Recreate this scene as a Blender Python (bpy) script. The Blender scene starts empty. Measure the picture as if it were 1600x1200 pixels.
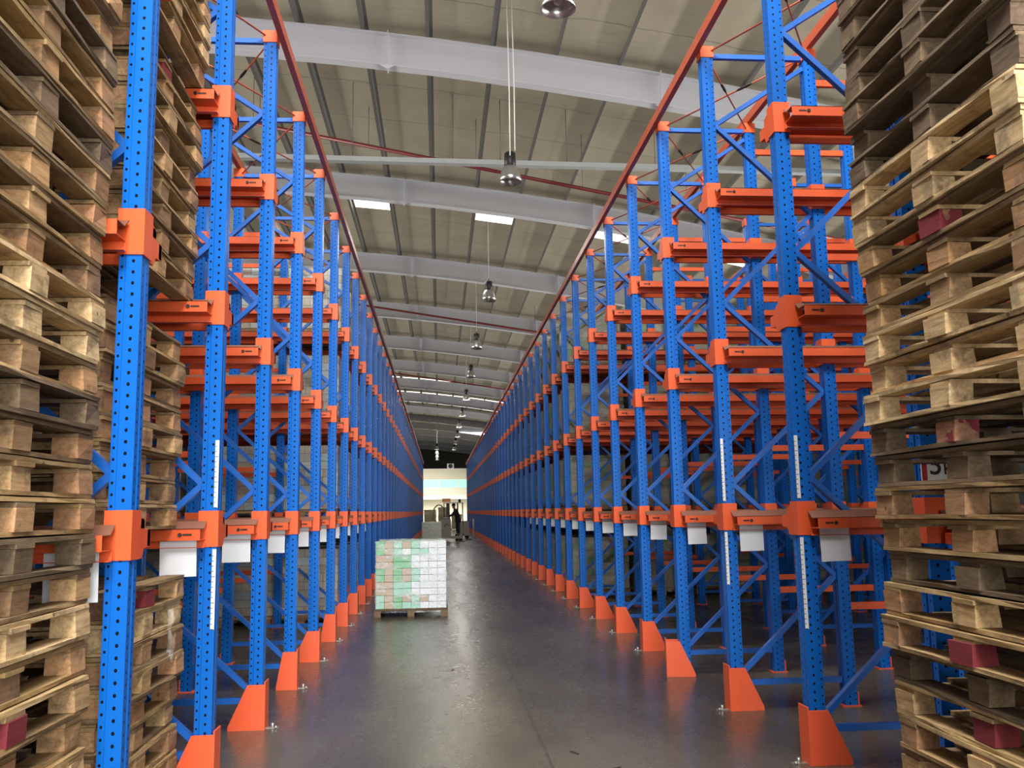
import bpy, math, random
from mathutils import Vector, Matrix
SC = bpy.context.scene
COL = SC.collection
R = math.radians
random.seed(7)

# ------------------------------------------------------------------ camera
F_PX = 1398.7
YAW, PITCH, ROLL, CAM_H = .0822, .1405, -.0167, 1.555
cam_d = bpy.data.cameras.new('camera'); cam = bpy.data.objects.new('camera', cam_d); COL.objects.link(cam)
cam_d.sensor_fit = 'HORIZONTAL'; cam_d.sensor_width = 36; cam_d.lens = F_PX / 1600 * 36
cam_d.clip_start = .05; cam_d.clip_end = 400
_f = Vector((math.cos(PITCH) * math.sin(YAW), math.cos(PITCH) * math.cos(YAW), math.sin(PITCH)))
_r0 = Vector((math.cos(YAW), -math.sin(YAW), 0)); _u0 = _r0.cross(_f)
_r = _r0 * math.cos(ROLL) + _u0 * math.sin(ROLL)
_u = -_r0 * math.sin(ROLL) + _u0 * math.cos(ROLL)
cam.matrix_world = Matrix(((_r.x, _u.x, -_f.x, 0), (_r.y, _u.y, -_f.y, 0), (_r.z, _u.z, -_f.z, CAM_H), (0, 0, 0, 1)))
SC.camera = cam

def project(X, Y, Z):
    d = Vector((X, Y, Z - CAM_H)); z = d.dot(_f)
    return 800 + F_PX * d.dot(_r) / z, 600 - F_PX * d.dot(_u) / z

# ------------------------------------------------------------------ world, light, exposure
w = bpy.data.worlds.new('world'); SC.world = w; w.use_nodes = True
w.node_tree.nodes['Background'].inputs[0].default_value = (1, .96, .9, 1)
w.node_tree.nodes['Background'].inputs[1].default_value = 1.0
SC.view_settings.view_transform = 'Standard'; SC.view_settings.look = 'None'
SC.view_settings.gamma = 1; SC.view_settings.use_curve_mapping = False
SC.view_settings.exposure = 0.62
SC.cycles.use_denoising = True
SC.cycles.max_bounces = 6; SC.cycles.diffuse_bounces = 4; SC.cycles.glossy_bounces = 3
SC.cycles.transmission_bounces = 4; SC.cycles.transparent_max_bounces = 12
SC.cycles.sample_clamp_indirect = 6

def area(name, loc, target, sx, sy, power, colr=(1, 1, 1)):
    l = bpy.data.lights.new(name, 'AREA'); l.shape = 'RECTANGLE'; l.size = sx; l.size_y = sy
    l.energy = power; l.color = colr
    o = bpy.data.objects.new(name, l); COL.objects.link(o); o.location = loc
    o.rotation_euler = (Vector(target) - Vector(loc)).to_track_quat('-Z', 'Y').to_euler()
    return o
area('dock_door_daylight', (2.4, -9, 2.9), (-.6, 10, 6.8), 7.5, 4.4, 950, (1, .965, .90))
area('skylight_row_daylight', (.7, -4.5, 9.9), (.3, 6, 1.5), 4.5, 2.4, 1500, (1, .97, .9))
for k, yy in enumerate((6, 28, 44, 60)):
    area('skylight_row_daylight', (0, yy, 10.1), (.4, yy, 0), 3.4, 1.6, (420, 130, 40, 30)[k], (1, .97, .9))
area('far_bay_daylight', (-1, 95, 9.2), (-1, 98, 0), 16, 16, 4300, (1, .97, .88)).data.spread = R(120)
area('under_balcony_fill', (.5, 107.6, 2.95), (.5, 108.2, 0), 14, 1.5, 240, (1, .96, .86))  # added fill brightening the recess under the balcony, no lamps modelled there
area('left_ceiling_fill', (-21.0, 34, 6.6), (-2, 34, 11.6), 76, 2.2, 1900, (1, .96, .86)).data.spread = R(60)  # added uplight for the roof lining, the left wall has no window
area('right_ceiling_fill', (15.6, 34, 4.6), (2, 34, 10.8), 76, 2.0, 1500, (1, .96, .86)).data.spread = R(60)  # matching added uplight from the right, also without a window behind it

# ------------------------------------------------------------------ helpers
class MB:
    """collects shapes and links them as ONE mesh object"""
    def __init__(s): s.v = []; s.f = []; s.m = []; s.sm = []
    def add(s, vs, fs, m=0, smooth=False):
        n = len(s.v); s.v += [tuple(v) for v in vs]; s.f += [tuple(i + n for i in f) for f in fs]
        s.m += [m] * len(fs); s.sm += [smooth] * len(fs); return s
    def box(s, x0, x1, y0, y1, z0, z1, m=0):
        if x0 > x1: x0, x1 = x1, x0
        if y0 > y1: y0, y1 = y1, y0
        if z0 > z1: z0, z1 = z1, z0
        return s.add([(x0, y0, z0), (x1, y0, z0), (x1, y1, z0), (x0, y1, z0), (x0, y0, z1), (x1, y0, z1), (x1, y1, z1), (x0, y1, z1)],
              [(0, 3, 2, 1), (4, 5, 6, 7), (0, 1, 5, 4), (1, 2, 6, 5), (2, 3, 7, 6), (3, 0, 4, 7)], m)
    def prism(s, poly, axis, a, b, m=0):
        """poly: 2-D outline; axis x/y/z = extrusion axis from a to b"""
        def P(p, t): return {'x': (t, p[0], p[1]), 'y': (p[0], t, p[1]), 'z': (p[0], p[1], t)}[axis]
        n = len(poly)
        ar = sum(poly[i][0] * poly[(i + 1) % n][1] - poly[(i + 1) % n][0] * poly[i][1] for i in range(n))
        flip = (ar < 0) ^ (a > b) ^ (axis == 'y')
        vs = [P(p, a) for p in poly] + [P(p, b) for p in poly]
        fs = [tuple(range(n))[::-1], tuple(range(n, 2 * n))] + [(i, (i + 1) % n, n + (i + 1) % n, n + i) for i in range(n)]
        if flip: fs = [f[::-1] for f in fs]
        return s.add(vs, fs, m)
    def bar(s, p, q, w, h, m=0, up=(0, 0, 1)):
        p = Vector(p); q = Vector(q); d = (q - p).normalized(); u = Vector(up)
        if abs(d.dot(u)) > .98: u = Vector((0, 1, 0))
        a = d.cross(u).normalized() * w / 2; b = a.cross(d).normalized() * h / 2
        vs = [p - a - b, p + a - b, p + a + b, p - a + b, q - a - b, q + a - b, q + a + b, q - a + b]
        return s.add(vs, [(0, 3, 2, 1), (4, 5, 6, 7), (0, 1, 5, 4), (1, 2, 6, 5), (2, 3, 7, 6), (3, 0, 4, 7)][::1], m)
    def tube(s, pts, r, n=8, m=0, smooth=True):
        pts = [Vector(p) for p in pts]; rs = r if isinstance(r, (list, tuple)) else [r] * len(pts)
        vs = []; k = len(pts)
        for i, p in enumerate(pts):
            d = (pts[min(i + 1, k - 1)] - pts[max(i - 1, 0)]).normalized()
            u = Vector((0, 0, 1)) if abs(d.z) < .95 else Vector((0, 1, 0))
            a = d.cross(u).normalized(); b = d.cross(a)
            vs += [p + (a * math.cos(t * 2 * math.pi / n) + b * math.sin(t * 2 * math.pi / n)) * rs[i] for t in range(n)]
        fs = [(i * n + j, i * n + (j + 1) % n, (i + 1) * n + (j + 1) % n, (i + 1) * n + j) for i in range(k - 1) for j in range(n)]
        s.add(vs, fs, m, smooth)
        s.f.append(tuple(len(s.v) - k * n + j for j in range(n))[::-1]); s.m.append(m); s.sm.append(False)
        s.f.append(tuple(len(s.v) - n + j for j in range(n))); s.m.append(m); s.sm.append(False)
        return s
    def lathe(s, prof, c=(0, 0, 0), n=24, m=0):
        vs = [(c[0] + r * math.cos(2 * math.pi * t / n), c[1] + r * math.sin(2 * math.pi * t / n), c[2] + z) for r, z in prof for t in range(n)]
        fs = [(i * n + j, i * n + (j + 1) % n, (i + 1) * n + (j + 1) % n, (i + 1) * n + j) for i in range(len(prof) - 1) for j in range(n)]
        return s.add(vs, fs, m, True)
    def mesh(s, name, mats):
        me = bpy.data.meshes.new(name); me.from_pydata(s.v, [], s.f)
        for x in (mats if isinstance(mats, (list, tuple)) else [mats]): me.materials.append(x)
        me.polygons.foreach_set('material_index', s.m); me.polygons.foreach_set('use_smooth', s.sm)
        me.update(); return me
    def build(s, name, mats, parent=None, loc=(0, 0, 0)):
        return link(name, s.mesh(name, mats), parent, loc)

def link(name, data, parent=None, loc=(0, 0, 0)):
    o = bpy.data.objects.new(name, data); COL.objects.link(o); o.location = loc
    if parent: o.parent = parent
    return o
def tag(o, label=None, cat=None, group=None, kind=None):
    if label: o['label'] = label
    if cat: o['category'] = cat
    if group: o['group'] = group
    if kind: o['kind'] = kind
    return o
def thing(name, loc, label, cat, group=None, rz=0):
    o = bpy.data.objects.new(name, None); COL.objects.link(o); o.location = loc; o.rotation_euler.z = rz
    o.empty_display_size = .1
    return tag(o, label, cat, group)
def kids(o): return KIDS.get(o.name, [])
KIDS = {}
def part(o, parent): KIDS.setdefault(parent.name, []).append(o); return o
def copy_tree(o, parent=None):
    c = o.copy(); COL.objects.link(c)
    if parent: c.parent = parent; part(c, parent)
    for ch in list(KIDS.get(o.name, [])): copy_tree(ch, c)
    return c
ORD = ['zeroth', 'first', 'second', 'third', 'fourth', 'fifth', 'sixth', 'seventh', 'eighth', 'ninth', 'tenth', 'eleventh', 'twelfth',
       'thirteenth', 'fourteenth', 'fifteenth', 'sixteenth', 'seventeenth', 'eighteenth', 'nineteenth', 'twentieth', 'twenty-first',
       'twenty-second', 'twenty-third', 'twenty-fourth', 'twenty-fifth', 'twenty-sixth', 'twenty-seventh', 'twenty-eighth', 'twenty-ninth', 'thirtieth',
       'thirty-first', 'thirty-second', 'thirty-third', 'thirty-fourth', 'thirty-fifth', 'thirty-sixth', 'thirty-seventh', 'thirty-eighth', 'thirty-ninth', 'fortieth',
       'forty-first', 'forty-second', 'forty-third', 'forty-fourth', 'forty-fifth', 'forty-sixth', 'forty-seventh', 'forty-eighth']

# ------------------------------------------------------------------ materials
def mat(name, base, rough=.5, metal=0, spec=.5):
    m = bpy.data.materials.new(name); m.use_nodes = True; b = m.node_tree.nodes['Principled BSDF']
    b.inputs['Base Color'].default_value = (*base, 1); b.inputs['Roughness'].default_value = rough
    b.inputs['Metallic'].default_value = metal; b.inputs['Specular IOR Level'].default_value = spec
    return m
class NT:
    def __init__(s, m): s.m = m; s.t = m.node_tree; s.b = s.t.nodes['Principled BSDF']
    def n(s, typ, **k):
        x = s.t.nodes.new(typ)
        for a, v in k.items(): setattr(x, a, v)
        return x
    def l(s, a, b): s.t.links.new(a, b)
    def math(s, op, a, b=None, c=None):
        x = s.n('ShaderNodeMath', operation=op)
        for i, v in enumerate((a, b, c)):
            if v is None: continue
            if isinstance(v, (int, float)): x.inputs[i].default_value = v
            else: s.l(v, x.inputs[i])
        return x.outputs[0]
    def mix(s, fac, a, b, blend='MIX'):
        x = s.n('ShaderNodeMix', data_type='RGBA', blend_type=blend)
        for i, v in ((0, fac), (6, a), (7, b)):
            if isinstance(v, (int, float)): x.inputs[i].default_value = v
            elif isinstance(v, tuple): x.inputs[i].default_value = (*v, 1)
            else: s.l(v, x.inputs[i])
        return x.outputs[2]
    def obj(s): return s.n('ShaderNodeTexCoord').outputs['Object']
    def map(s, v, scale=(1, 1, 1), loc=(0, 0, 0)):
        x = s.n('ShaderNodeMapping'); x.inputs['Scale'].default_value = scale; x.inputs['Location'].default_value = loc
        s.l(v, x.inputs['Vector']); return x.outputs[0]
    def noise(s, v, scale, detail=4, rough=.55):
        x = s.n('ShaderNodeTexNoise'); x.inputs['Scale'].default_value = scale; x.inputs['Detail'].default_value = detail
        x.inputs['Roughness'].default_value = rough
        if v is not None: s.l(v, x.inputs['Vector'])
        return x.outputs['Fac']
    def ramp(s, f, stops):
        x = s.n('ShaderNodeValToRGB'); e = x.color_ramp.elements
        while len(e) < len(stops): e.new(.5)
        for i, (p, c) in enumerate(stops): e[i].position = p; e[i].color = (*c, 1) if len(c) == 3 else c
        s.l(f, x.inputs[0]); return x.outputs['Color']
    def bump(s, h, strength=.3, dist=.01):
        x = s.n('ShaderNodeBump'); x.inputs['Strength'].default_value = strength; x.inputs['Distance'].default_value = dist
        s.l(h, x.inputs['Height']); s.l(x.outputs[0], s.b.inputs['Normal'])

def painted(name, base, dark, rough=.38, scuff=(.1, .05, .03), amt=.35):
    m = mat(name, base, rough); t = NT(m); o = t.obj()
    f = t.noise(t.map(o, (1, 1, .35)), 9, 6, .65)
    g = t.math('GREATER_THAN', t.noise(o, 46, 3, .6), .715)
    c = t.mix(t.math('MULTIPLY', f, amt), base, dark)
    t.l(t.mix(t.math('MULTIPLY', g, .55), c, scuff), t.b.inputs['Base Color'])
    t.l(t.math('MULTIPLY_ADD', f, .25, rough - .1), t.b.inputs['Roughness'])
    return m

def post_blue(name, sgn):
    base = (.004, .135, .58); m = mat(name, base, .27, 0, .28); t = NT(m); o = t.obj()
    sep = t.n('ShaderNodeSeparateXYZ'); t.l(o, sep.inputs[0]); x, y, z = sep.outputs
    gn = t.n('ShaderNodeNewGeometry'); sn = t.n('ShaderNodeSeparateXYZ'); t.l(gn.outputs['Normal'], sn.inputs[0])
    def holes(u, cu, ph, r):
        du = t.math('SUBTRACT', u, cu)
        dz = t.math('SUBTRACT', t.math('MULTIPLY', t.math('FRACT', t.math('MULTIPLY_ADD', z, 20, ph)), .05), .025)
        d2 = t.math('ADD', t.math('MULTIPLY', du, du), t.math('MULTIPLY', t.math('MULTIPLY', dz, dz), .7))
        return t.math('LESS_THAN', d2, r * r)
    side = t.math('MAXIMUM', holes(x, -.014 * sgn, 0, .0070), holes(x, .037 * sgn, .5, .0056))
    face = t.math('MAXIMUM', holes(y, -.027, .25, .0055), holes(y, .027, .75, .0055))
    ax = t.math('ABSOLUTE', sn.outputs[0])
    isx = t.math('GREATER_THAN', ax, .7)
    h = t.math('ADD', t.math('MULTIPLY', isx, face), t.math('MULTIPLY', t.math('SUBTRACT', 1, isx), side))
    n = t.noise(t.map(o, (1, 1, .3)), 12, 5, .6)
    c = t.mix(t.math('MULTIPLY', n, .4), base, (.01, .085, .38))
    sc = t.math('GREATER_THAN', t.noise(o, 60, 3, .6), .74)
    c = t.mix(t.math('MULTIPLY', sc, .5), c, (.06, .07, .1))
    t.l(t.mix(h, c, (.004, .006, .012)), t.b.inputs['Base Color'])
    return m

M = {}
M['postL'] = post_blue('blue perforated steel left', -1)
M['postR'] = post_blue('blue perforated steel right', 1)
M['blue'] = painted('blue painted steel', (.008, .125, .55), (.01, .075, .33), .36, (.05, .06, .09))
M['orange'] = painted('orange painted steel', (.80, .115, .028), (.56, .07, .022), .38, (.25, .06, .03))
M['guard'] = painted('coral orange guard steel', (.86, .125, .045), (.64, .08, .03), .36, (.08, .04, .03), .5)
M['tie'] = painted('rust red tie beam', (.44, .085, .035), (.28, .05, .025), .36)
M['rail'] = painted('orange rail steel', (.74, .105, .024), (.48, .06, .02), .42, (.2, .05, .03))
M['dust'] = painted('dusty brown rail top', (.20, .075, .045), (.13, .06, .04), .7, (.25, .16, .12))
M['bolt'] = mat('zinc bolt', (.5, .5, .48), .35, .8)
M['slot'] = mat('dark slot', (.03, .01, .008), .6)
M['sheet'] = painted('white paper sheet', (.74, .77, .84), (.62, .66, .74), .7, (.6, .6, .65))
M['black'] = mat('black plastic', (.012, .012, .014), .45)
M['white'] = mat('white paint', (.78, .78, .76), .45)
M['steel'] = painted('grey white painted steel', (.66, .67, .74), (.54, .55, .61), .5, (.3, .3, .3), .4)
M['galv'] = painted('galvanised steel', (.55, .58, .60), (.38, .41, .43), .42, (.3, .3, .3), .8)
M['purlin'] = painted('dull galvanised purlin', (.13, .125, .12), (.09, .085, .08), .55, (.1, .1, .1))
M['pipe'] = painted('dark red sprinkler pipe', (.20, .025, .03), (.13, .02, .022), .42)
M['alu'] = mat('spun aluminium', (.62, .62, .62), .28, .9)

# wood: tint per loose board (island) and per object
def wood(name, cols, red=False):
    m = mat(name, cols[0], .78, 0, .25); t = NT(m); o = t.obj()
    gi = t.n('ShaderNodeNewGeometry').outputs['Random Per Island']; oi = t.n('ShaderNodeObjectInfo').outputs['Random']
    r = t.math('FRACT', t.math('ADD', t.math('MULTIPLY', gi, .55), oi))
    c = t.ramp(r, [(0, cols[0]), (.3, cols[1]), (.55, cols[2]), (.8, cols[3]), (1, cols[4])])
    off = t.n('ShaderNodeVectorMath', operation='ADD'); t.l(o, off.inputs[0]); t.l(t.math('MULTIPLY', r, 17), off.inputs[1])
    g = t.noise(t.map(off.outputs[0], (9, 1.1, 11)), 5, 7, .72)
    st = t.noise(off.outputs[0], 7, 5, .7)
    c = t.mix(t.math('MULTIPLY', t.math('SUBTRACT', g, .38), 3.0), c, t.mix(1.0, c, (.50, .42, .34), 'MULTIPLY'))
    k = t.n('ShaderNodeTexVoronoi'); k.inputs['Scale'].default_value = 6; t.l(off.outputs[0], k.inputs['Vector'])
    kn = t.math('LESS_THAN', k.outputs['Distance'], .065)
    c = t.mix(t.math('MULTIPLY', kn, .75), c, (.10, .035, .015))
    stn = t.math('MINIMUM', t.math('MULTIPLY', t.math('MAXIMUM', t.math('SUBTRACT', st, .53), 0), 4.5), .5)
    c = t.mix(stn, c, (.07, .055, .045))
    if red:
        rr = t.math('GREATER_THAN', t.noise(off.outputs[0], 5, 3), .36)
        c = t.mix(t.math('MULTIPLY', rr, .88), c, (.17, .012, .03))
    t.l(c, t.b.inputs['Base Color'])
    t.bump(t.math('ADD', g, t.math('MULTIPLY', st, .6)), .5, .004)
    return m
M['wood_deck'] = wood('weathered deck boards', [(.30, .195, .095), (.45, .31, .15), (.21, .145, .085), (.56, .40, .20), (.25, .18, .11)])
M['wood_block'] = wood('pine pallet blocks', [(.54, .34, .17), (.42, .24, .13), (.27, .165, .10), (.64, .45, .24), (.46, .25, .14)])
M['wood_pale'] = wood('fresh pale pine', [(.66, .50, .29), (.60, .44, .25), (.70, .54, .32), (.64, .47, .27), (.62, .46, .27)])
M['wood_old'] = wood('old grey brown pallet wood', [(.17, .125, .085), (.22, .165, .105), (.14, .10, .07), (.26, .19, .12), (.19, .135, .09)])
M['wood_red'] = wood('red painted pallet block', [(.38, .2, .13)] * 5, True)

# floor: polished worn concrete
def floor_mat():
    m = mat('polished worn concrete', (.09, .08, .065), .3); t = NT(m); o = t.obj()
    a = t.noise(t.map(o, (1, .35, 1)), .55, 6, .6); b = t.noise(o, 9, 6, .7); c = t.noise(t.map(o, (1, .12, 1)), 2.4, 4, .6)
    col = t.ramp(a, [(.38, (.042, .037, .027)), (.5, (.080, .071, .050)), (.62, (.135, .122, .083))])
    col = t.mix(t.math('MULTIPLY', b, .55), col, (.06, .053, .044))
    d = t.n('ShaderNodeVectorMath', operation='ADD'); t.l(o, d.inputs[0]); t.l(t.math('MULTIPLY', b, .02), d.inputs[1])
    sx = t.n('ShaderNodeSeparateXYZ'); t.l(d.outputs[0], sx.inputs[0])
    def joint(u, per, ph, wd):
        f = t.math('ABSOLUTE', t.math('SUBTRACT', t.math('FRACT', t.math('MULTIPLY_ADD', u, 1 / per, ph)), .5))
        return t.math('LESS_THAN', f, wd / per)
    j = t.math('MAXIMUM', joint(sx.outputs[1], 6.0, .22, .006), joint(sx.outputs[0], 4.6, .35, .008))
    col = t.mix(t.math('MULTIPLY', j, .6), col, (.03, .027, .025))
    t.l(col, t.b.inputs['Base Color'])
    t.l(t.math('MULTIPLY_ADD', c, .16, t.math('MULTIPLY_ADD', b, .12, .13)), t.b.inputs['Roughness'])
    t.bump(t.math('ADD', b, t.math('MULTIPLY', c, .7)), .045, .005)
    t.b.inputs['Specular IOR Level'].default_value = .5
    return m
M['floor'] = floor_mat()
def roof_mat():
    m = mat('roof lining', (.5, .46, .37), .7, 0, .2); t = NT(m); o = t.obj()
    s = t.n('ShaderNodeSeparateXYZ'); t.l(o, s.inputs[0])
    n = t.noise(o, .8, 4, .6)
    yw = t.math('ADD', s.outputs[1], t.math('MULTIPLY', n, .35))
    f = t.math('ABSOLUTE', t.math('SUBTRACT', t.math('FRACT', t.math('MULTIPLY', yw, 1 / 1.9)), .5))
    ln = t.math('LESS_THAN', f, .008)
    c = t.ramp(n, [(.3, (.46, .42, .33)), (.7, (.56, .515, .41))])
    t.l(t.mix(t.math('MULTIPLY', ln, .5), c, (.14, .13, .12)), t.b.inputs['Base Color'])
    t.bump(t.noise(t.map(o, (.6, 3, 1)), 2.2, 3), .35, .05)
    return m
M['roof'] = roof_mat()
M['wall'] = painted('grey cladding', (.12, .12, .12), (.08, .08, .08), .7)
M['gable'] = painted('dark gable cladding', (.15, .15, .135), (.1, .1, .09), .8)
def emis(name, col, s):
    m = mat(name, col, .5); b = m.node_tree.nodes['Principled BSDF']
    b.inputs['Emission Color'].default_value = (*col, 1); b.inputs['Emission Strength'].default_value = s; return m
M['skylight'] = emis('translucent skylight sheet', (1, .95, .82), 1.9)
M['lampglow'] = emis('lit lamp glass', (1, .97, .98), 9)
M['cream'] = painted('cream plaster', (.80, .76, .60), (.72, .68, .54), .7, (.6, .58, .5))
M['band'] = painted('white plaster band', (.84, .84, .78), (.76, .76, .7), .6, (.7, .7, .66))
M['officeglass'] = emis('lit office glazing', (.42, .80, .74), .28)
M['truckgrey'] = painted('warm grey truck paint', (.36, .31, .26), (.28, .24, .2), .42)
M['rubber'] = mat('black rubber', (.012, .011, .01), .7)
M['amber'] = mat('amber panel', (.85, .36, .06), .4)

# cartons (brick-like courses from object coordinates), shades per load
def carton_mat(name, cols, bw, bh, rough=.35, mortar=(.12, .09, .07), wrap=.6):
    m = mat(name, cols[0], rough); t = NT(m); o = t.obj()
    s = t.n('ShaderNodeSeparateXYZ'); t.l(o, s.inputs[0])
    cb = t.n('ShaderNodeCombineXYZ'); t.l(t.math('ADD', s.outputs[0], s.outputs[1]), cb.inputs[0]); t.l(s.outputs[2], cb.inputs[1])
    u = t.math('MULTIPLY', t.math('ADD', t.math('ADD', s.outputs[0], s.outputs[1]), 10), 1 / bw)
    v = t.math('MULTIPLY', t.math('ADD', s.outputs[2], 10 - .134), 1 / bh)
    row2 = t.math('FLOOR', t.math('MULTIPLY', v, .5))
    u2 = t.math('ADD', u, t.math('MULTIPLY', t.math('FRACT', t.math('MULTIPLY', row2, .5)), 1.0))
    cell = t.n('ShaderNodeCombineXYZ'); t.l(t.math('FLOOR', u2), cell.inputs[0]); t.l(t.math('FLOOR', v), cell.inputs[1])
    t.l(t.math('MULTIPLY', t.n('ShaderNodeObjectInfo').outputs['Random'], 50), cell.inputs[2])
    wn = t.n('ShaderNodeTexWhiteNoise'); t.l(cell.outputs[0], wn.inputs['Vector'])
    c = t.ramp(wn.outputs['Value'], [(0, cols[0]), (.35, cols[1]), (.6, cols[2]), (.85, cols[3])])
    fu = t.math('ABSOLUTE', t.math('SUBTRACT', t.math('FRACT', u2), .5)); fv = t.math('ABSOLUTE', t.math('SUBTRACT', t.math('FRACT', v), .5))
    seam = t.math('MAXIMUM', t.math('GREATER_THAN', fu, .5 - .004 / bw), t.math('GREATER_THAN', fv, .5 - .0045 / bh))
    t.l(t.mix(t.math('MULTIPLY', seam, .75), c, mortar), t.b.inputs['Base Color'])
    n = t.noise(t.map(o, (3, 3, 1)), 7, 5, .65)
    t.bump(n, .55, .02)
    t.b.inputs['Coat Weight'].default_value = wrap; t.b.inputs['Coat Roughness'].default_value = .16
    return m
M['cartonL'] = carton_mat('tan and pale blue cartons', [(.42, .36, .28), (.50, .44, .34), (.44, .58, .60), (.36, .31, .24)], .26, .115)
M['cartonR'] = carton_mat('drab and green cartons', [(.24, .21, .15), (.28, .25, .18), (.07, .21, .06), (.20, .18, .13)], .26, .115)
M['green'] = painted('green printed carton', (.16, .50, .22), (.2, .56, .34), .4, (.3, .6, .4), .8)
M['mint'] = painted('mint printed carton', (.30, .64, .50), (.4, .7, .62), .4, (.5, .7, .7), .8)
M['tan'] = painted('tan carton board', (.50, .38, .27), (.55, .46, .36), .5, (.4, .3, .2), .6)
M['pale'] = painted('pale carton with glare tint', (.80, .85, .90), (.72, .78, .87), .4, (.7, .75, .8), .8)  # pale board, whitened further by film glare painted into the colour
def wrap_mat(name='clear stretch film', alpha=.3, bump=.6):
    m = mat(name, (.85, .9, .95), .12); t = NT(m); o = t.obj()
    a = t.noise(t.map(o, (1, 1, 2.5)), 5, 6, .7)
    t.l(t.math('MULTIPLY', t.math('MAXIMUM', t.math('SUBTRACT', a, .42), .03), alpha * 4.0), t.b.inputs['Alpha'])
    t.bump(t.noise(t.map(o, (1.2, 1.2, 3)), 9, 5, .6), bump, .02)
    return m
M['wrap'] = wrap_mat()

# ------------------------------------------------------------------ setting
def struct(name, b, m): return tag(b.build(name, m), kind='structure')
YEND = 136
struct('floor', MB().box(-22, 16, -14, YEND + 8, -.3, 0), M['floor'])
def raf_z(x): return 10.38 - .11 * x - .0055 * x * x        # underside of the rafters
RT, PD = .70, .20
def roof_z(x): return raf_z(x) + RT + PD
xs = [-22 + i for i in range(39)]
b = MB()
for x0, x1 in zip(xs, xs[1:]):
    b.add([(x0, -14, roof_z(x0)), (x1, -14, roof_z(x1)), (x1, YEND + 1, roof_z(x1)), (x0, YEND + 1, roof_z(x0)),
           (x0, -14, roof_z(x0) + .08), (x1, -14, roof_z(x1) + .08), (x1, YEND + 1, roof_z(x1) + .08), (x0, YEND + 1, roof_z(x0) + .08)],
          [(0, 1, 2, 3), (7, 6, 5, 4), (0, 4, 5, 1), (2, 6, 7, 3)])
struct('ceiling', b, M['roof'])
struct('wall_left', MB().box(-22.2, -22, -14, YEND + 1, 0, 11), M['wall'])
struct('wall_right', MB().box(16, 16.2, -14, YEND + 1, 0, 8.2), M['wall'])
struct('wall_back', MB().prism([(-22, 6.6)] + [(x, roof_z(x)) for x in xs] + [(16, 6.6)], 'y', YEND, YEND + .2), M['gable'])
struct('wall_front', MB().box(-22, -1.2, -14.2, -14, 0, 11).box(6.4, 16, -14.2, -14, 0, 9).box(-1.2, 6.4, -14.2, -14, 5.2, 10.2), M['wall'])
nt = 0
def trim(b, m):
    global nt
    nt += 1; return struct('trim_%d' % nt, b, m)
RAFT = [1.06 + 8.07 * k for k in range(17)]
for yy in RAFT:
    b = MB(); t = .008; fw = .125
    for x0, x1 in zip(xs[::2], xs[2::2]):
        for (ya, yb, za, zb) in ((-t, t, .02, RT - .02), (-fw, fw, 0, .02), (-fw, fw, RT - .02, RT)):
            z0, z1 = raf_z(x0), raf_z(x1)
            b.add([(x0, yy + ya, z0 + za), (x1, yy + ya, z1 + za), (x1, yy + yb, z1 + za), (x0, yy + yb, z0 + za),
                   (x0, yy + ya, z0 + zb), (x1, yy + ya, z1 + zb), (x1, yy + yb, z1 + zb), (x0, yy + yb, z0 + zb)],
                  [(0, 3, 2, 1), (4, 5, 6, 7), (0, 1, 5, 4), (2, 3, 7, 6)])
    for xc in (-13.2, -7.2, -1.0, 4.6, 10.4):       # stiffener / splice plates
        z = raf_z(xc)
        b.box(xc - .012, xc + .012, yy - .12, yy + .12, z - .06, z + RT + .05)
        b.box(xc - .05, xc + .05, yy - .02, yy - .008, z + .02, z + RT - .02)
        b.prism([(xc - .16, z - .003), (xc + .16, z - .003), (xc, z - .09)], 'y', yy - .13, yy - .12)
    trim(b, M['steel'])
px = [-.162 + 1.31 * k for k in range(-16, 13)]
px = [x for x in px if -21.7 < x < 15.7]
for x in px:
    z = roof_z(x)
    trim(MB().box(x - .004, x + .004, -13, YEND, z - PD + .004, z - .004).box(x - .07, x, -13, YEND, z - PD, z - PD + .006).box(x, x + .07, -13, YEND, z - .01, z - .004), M['purlin'])
# skylight sheets let into the roof between purlins
nw = 0
def skylight(xi, y, ln):
    global nw
    nw += 1; x0 = px[xi] + .08; x1 = px[xi + 1] - .02
    b = MB(); b.add([(x0, y - ln / 2, roof_z(x0) - .012), (x1, y - ln / 2, roof_z(x1) - .012), (x1, y + ln / 2, roof_z(x1) - .012), (x0, y + ln / 2, roof_z(x0) - .012),
                     (x0, y - ln / 2, roof_z(x0) - .004), (x1, y - ln / 2, roof_z(x1) - .004), (x1, y + ln / 2, roof_z(x1) - .004), (x0, y + ln / 2, roof_z(x0) - .004)],
                    [(0, 1, 2, 3), (7, 6, 5, 4), (0, 4, 5, 1), (1, 5, 6, 2), (2, 6, 7, 3), (3, 7, 4, 0)])
    struct('window_%d' % nw, b, M['skylight'])
i0 = min(range(len(px)), key=lambda i: abs(px[i] + .65 - (-2.1)))
for k in range(-3, 5):
    if 0 <= i0 + 3 * k < len(px) - 1: skylight(i0 + 3 * k, 27.9, 1.45)
for yy in (-4.5, 6):
    for i in range(i0 - 2, i0 + 6): skylight(i, yy, 1.6)
for k in (-2, -1, 0): skylight(i0 + 3 * k, 44.0, 1.3)
for yy, ln in ((66.4, .28), (74.4, .40), (81.2, .30), (87.2, .3), (94.2, .3)):
    for i in range(i0 - 4, i0 + 8): skylight(i, yy, ln)

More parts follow.
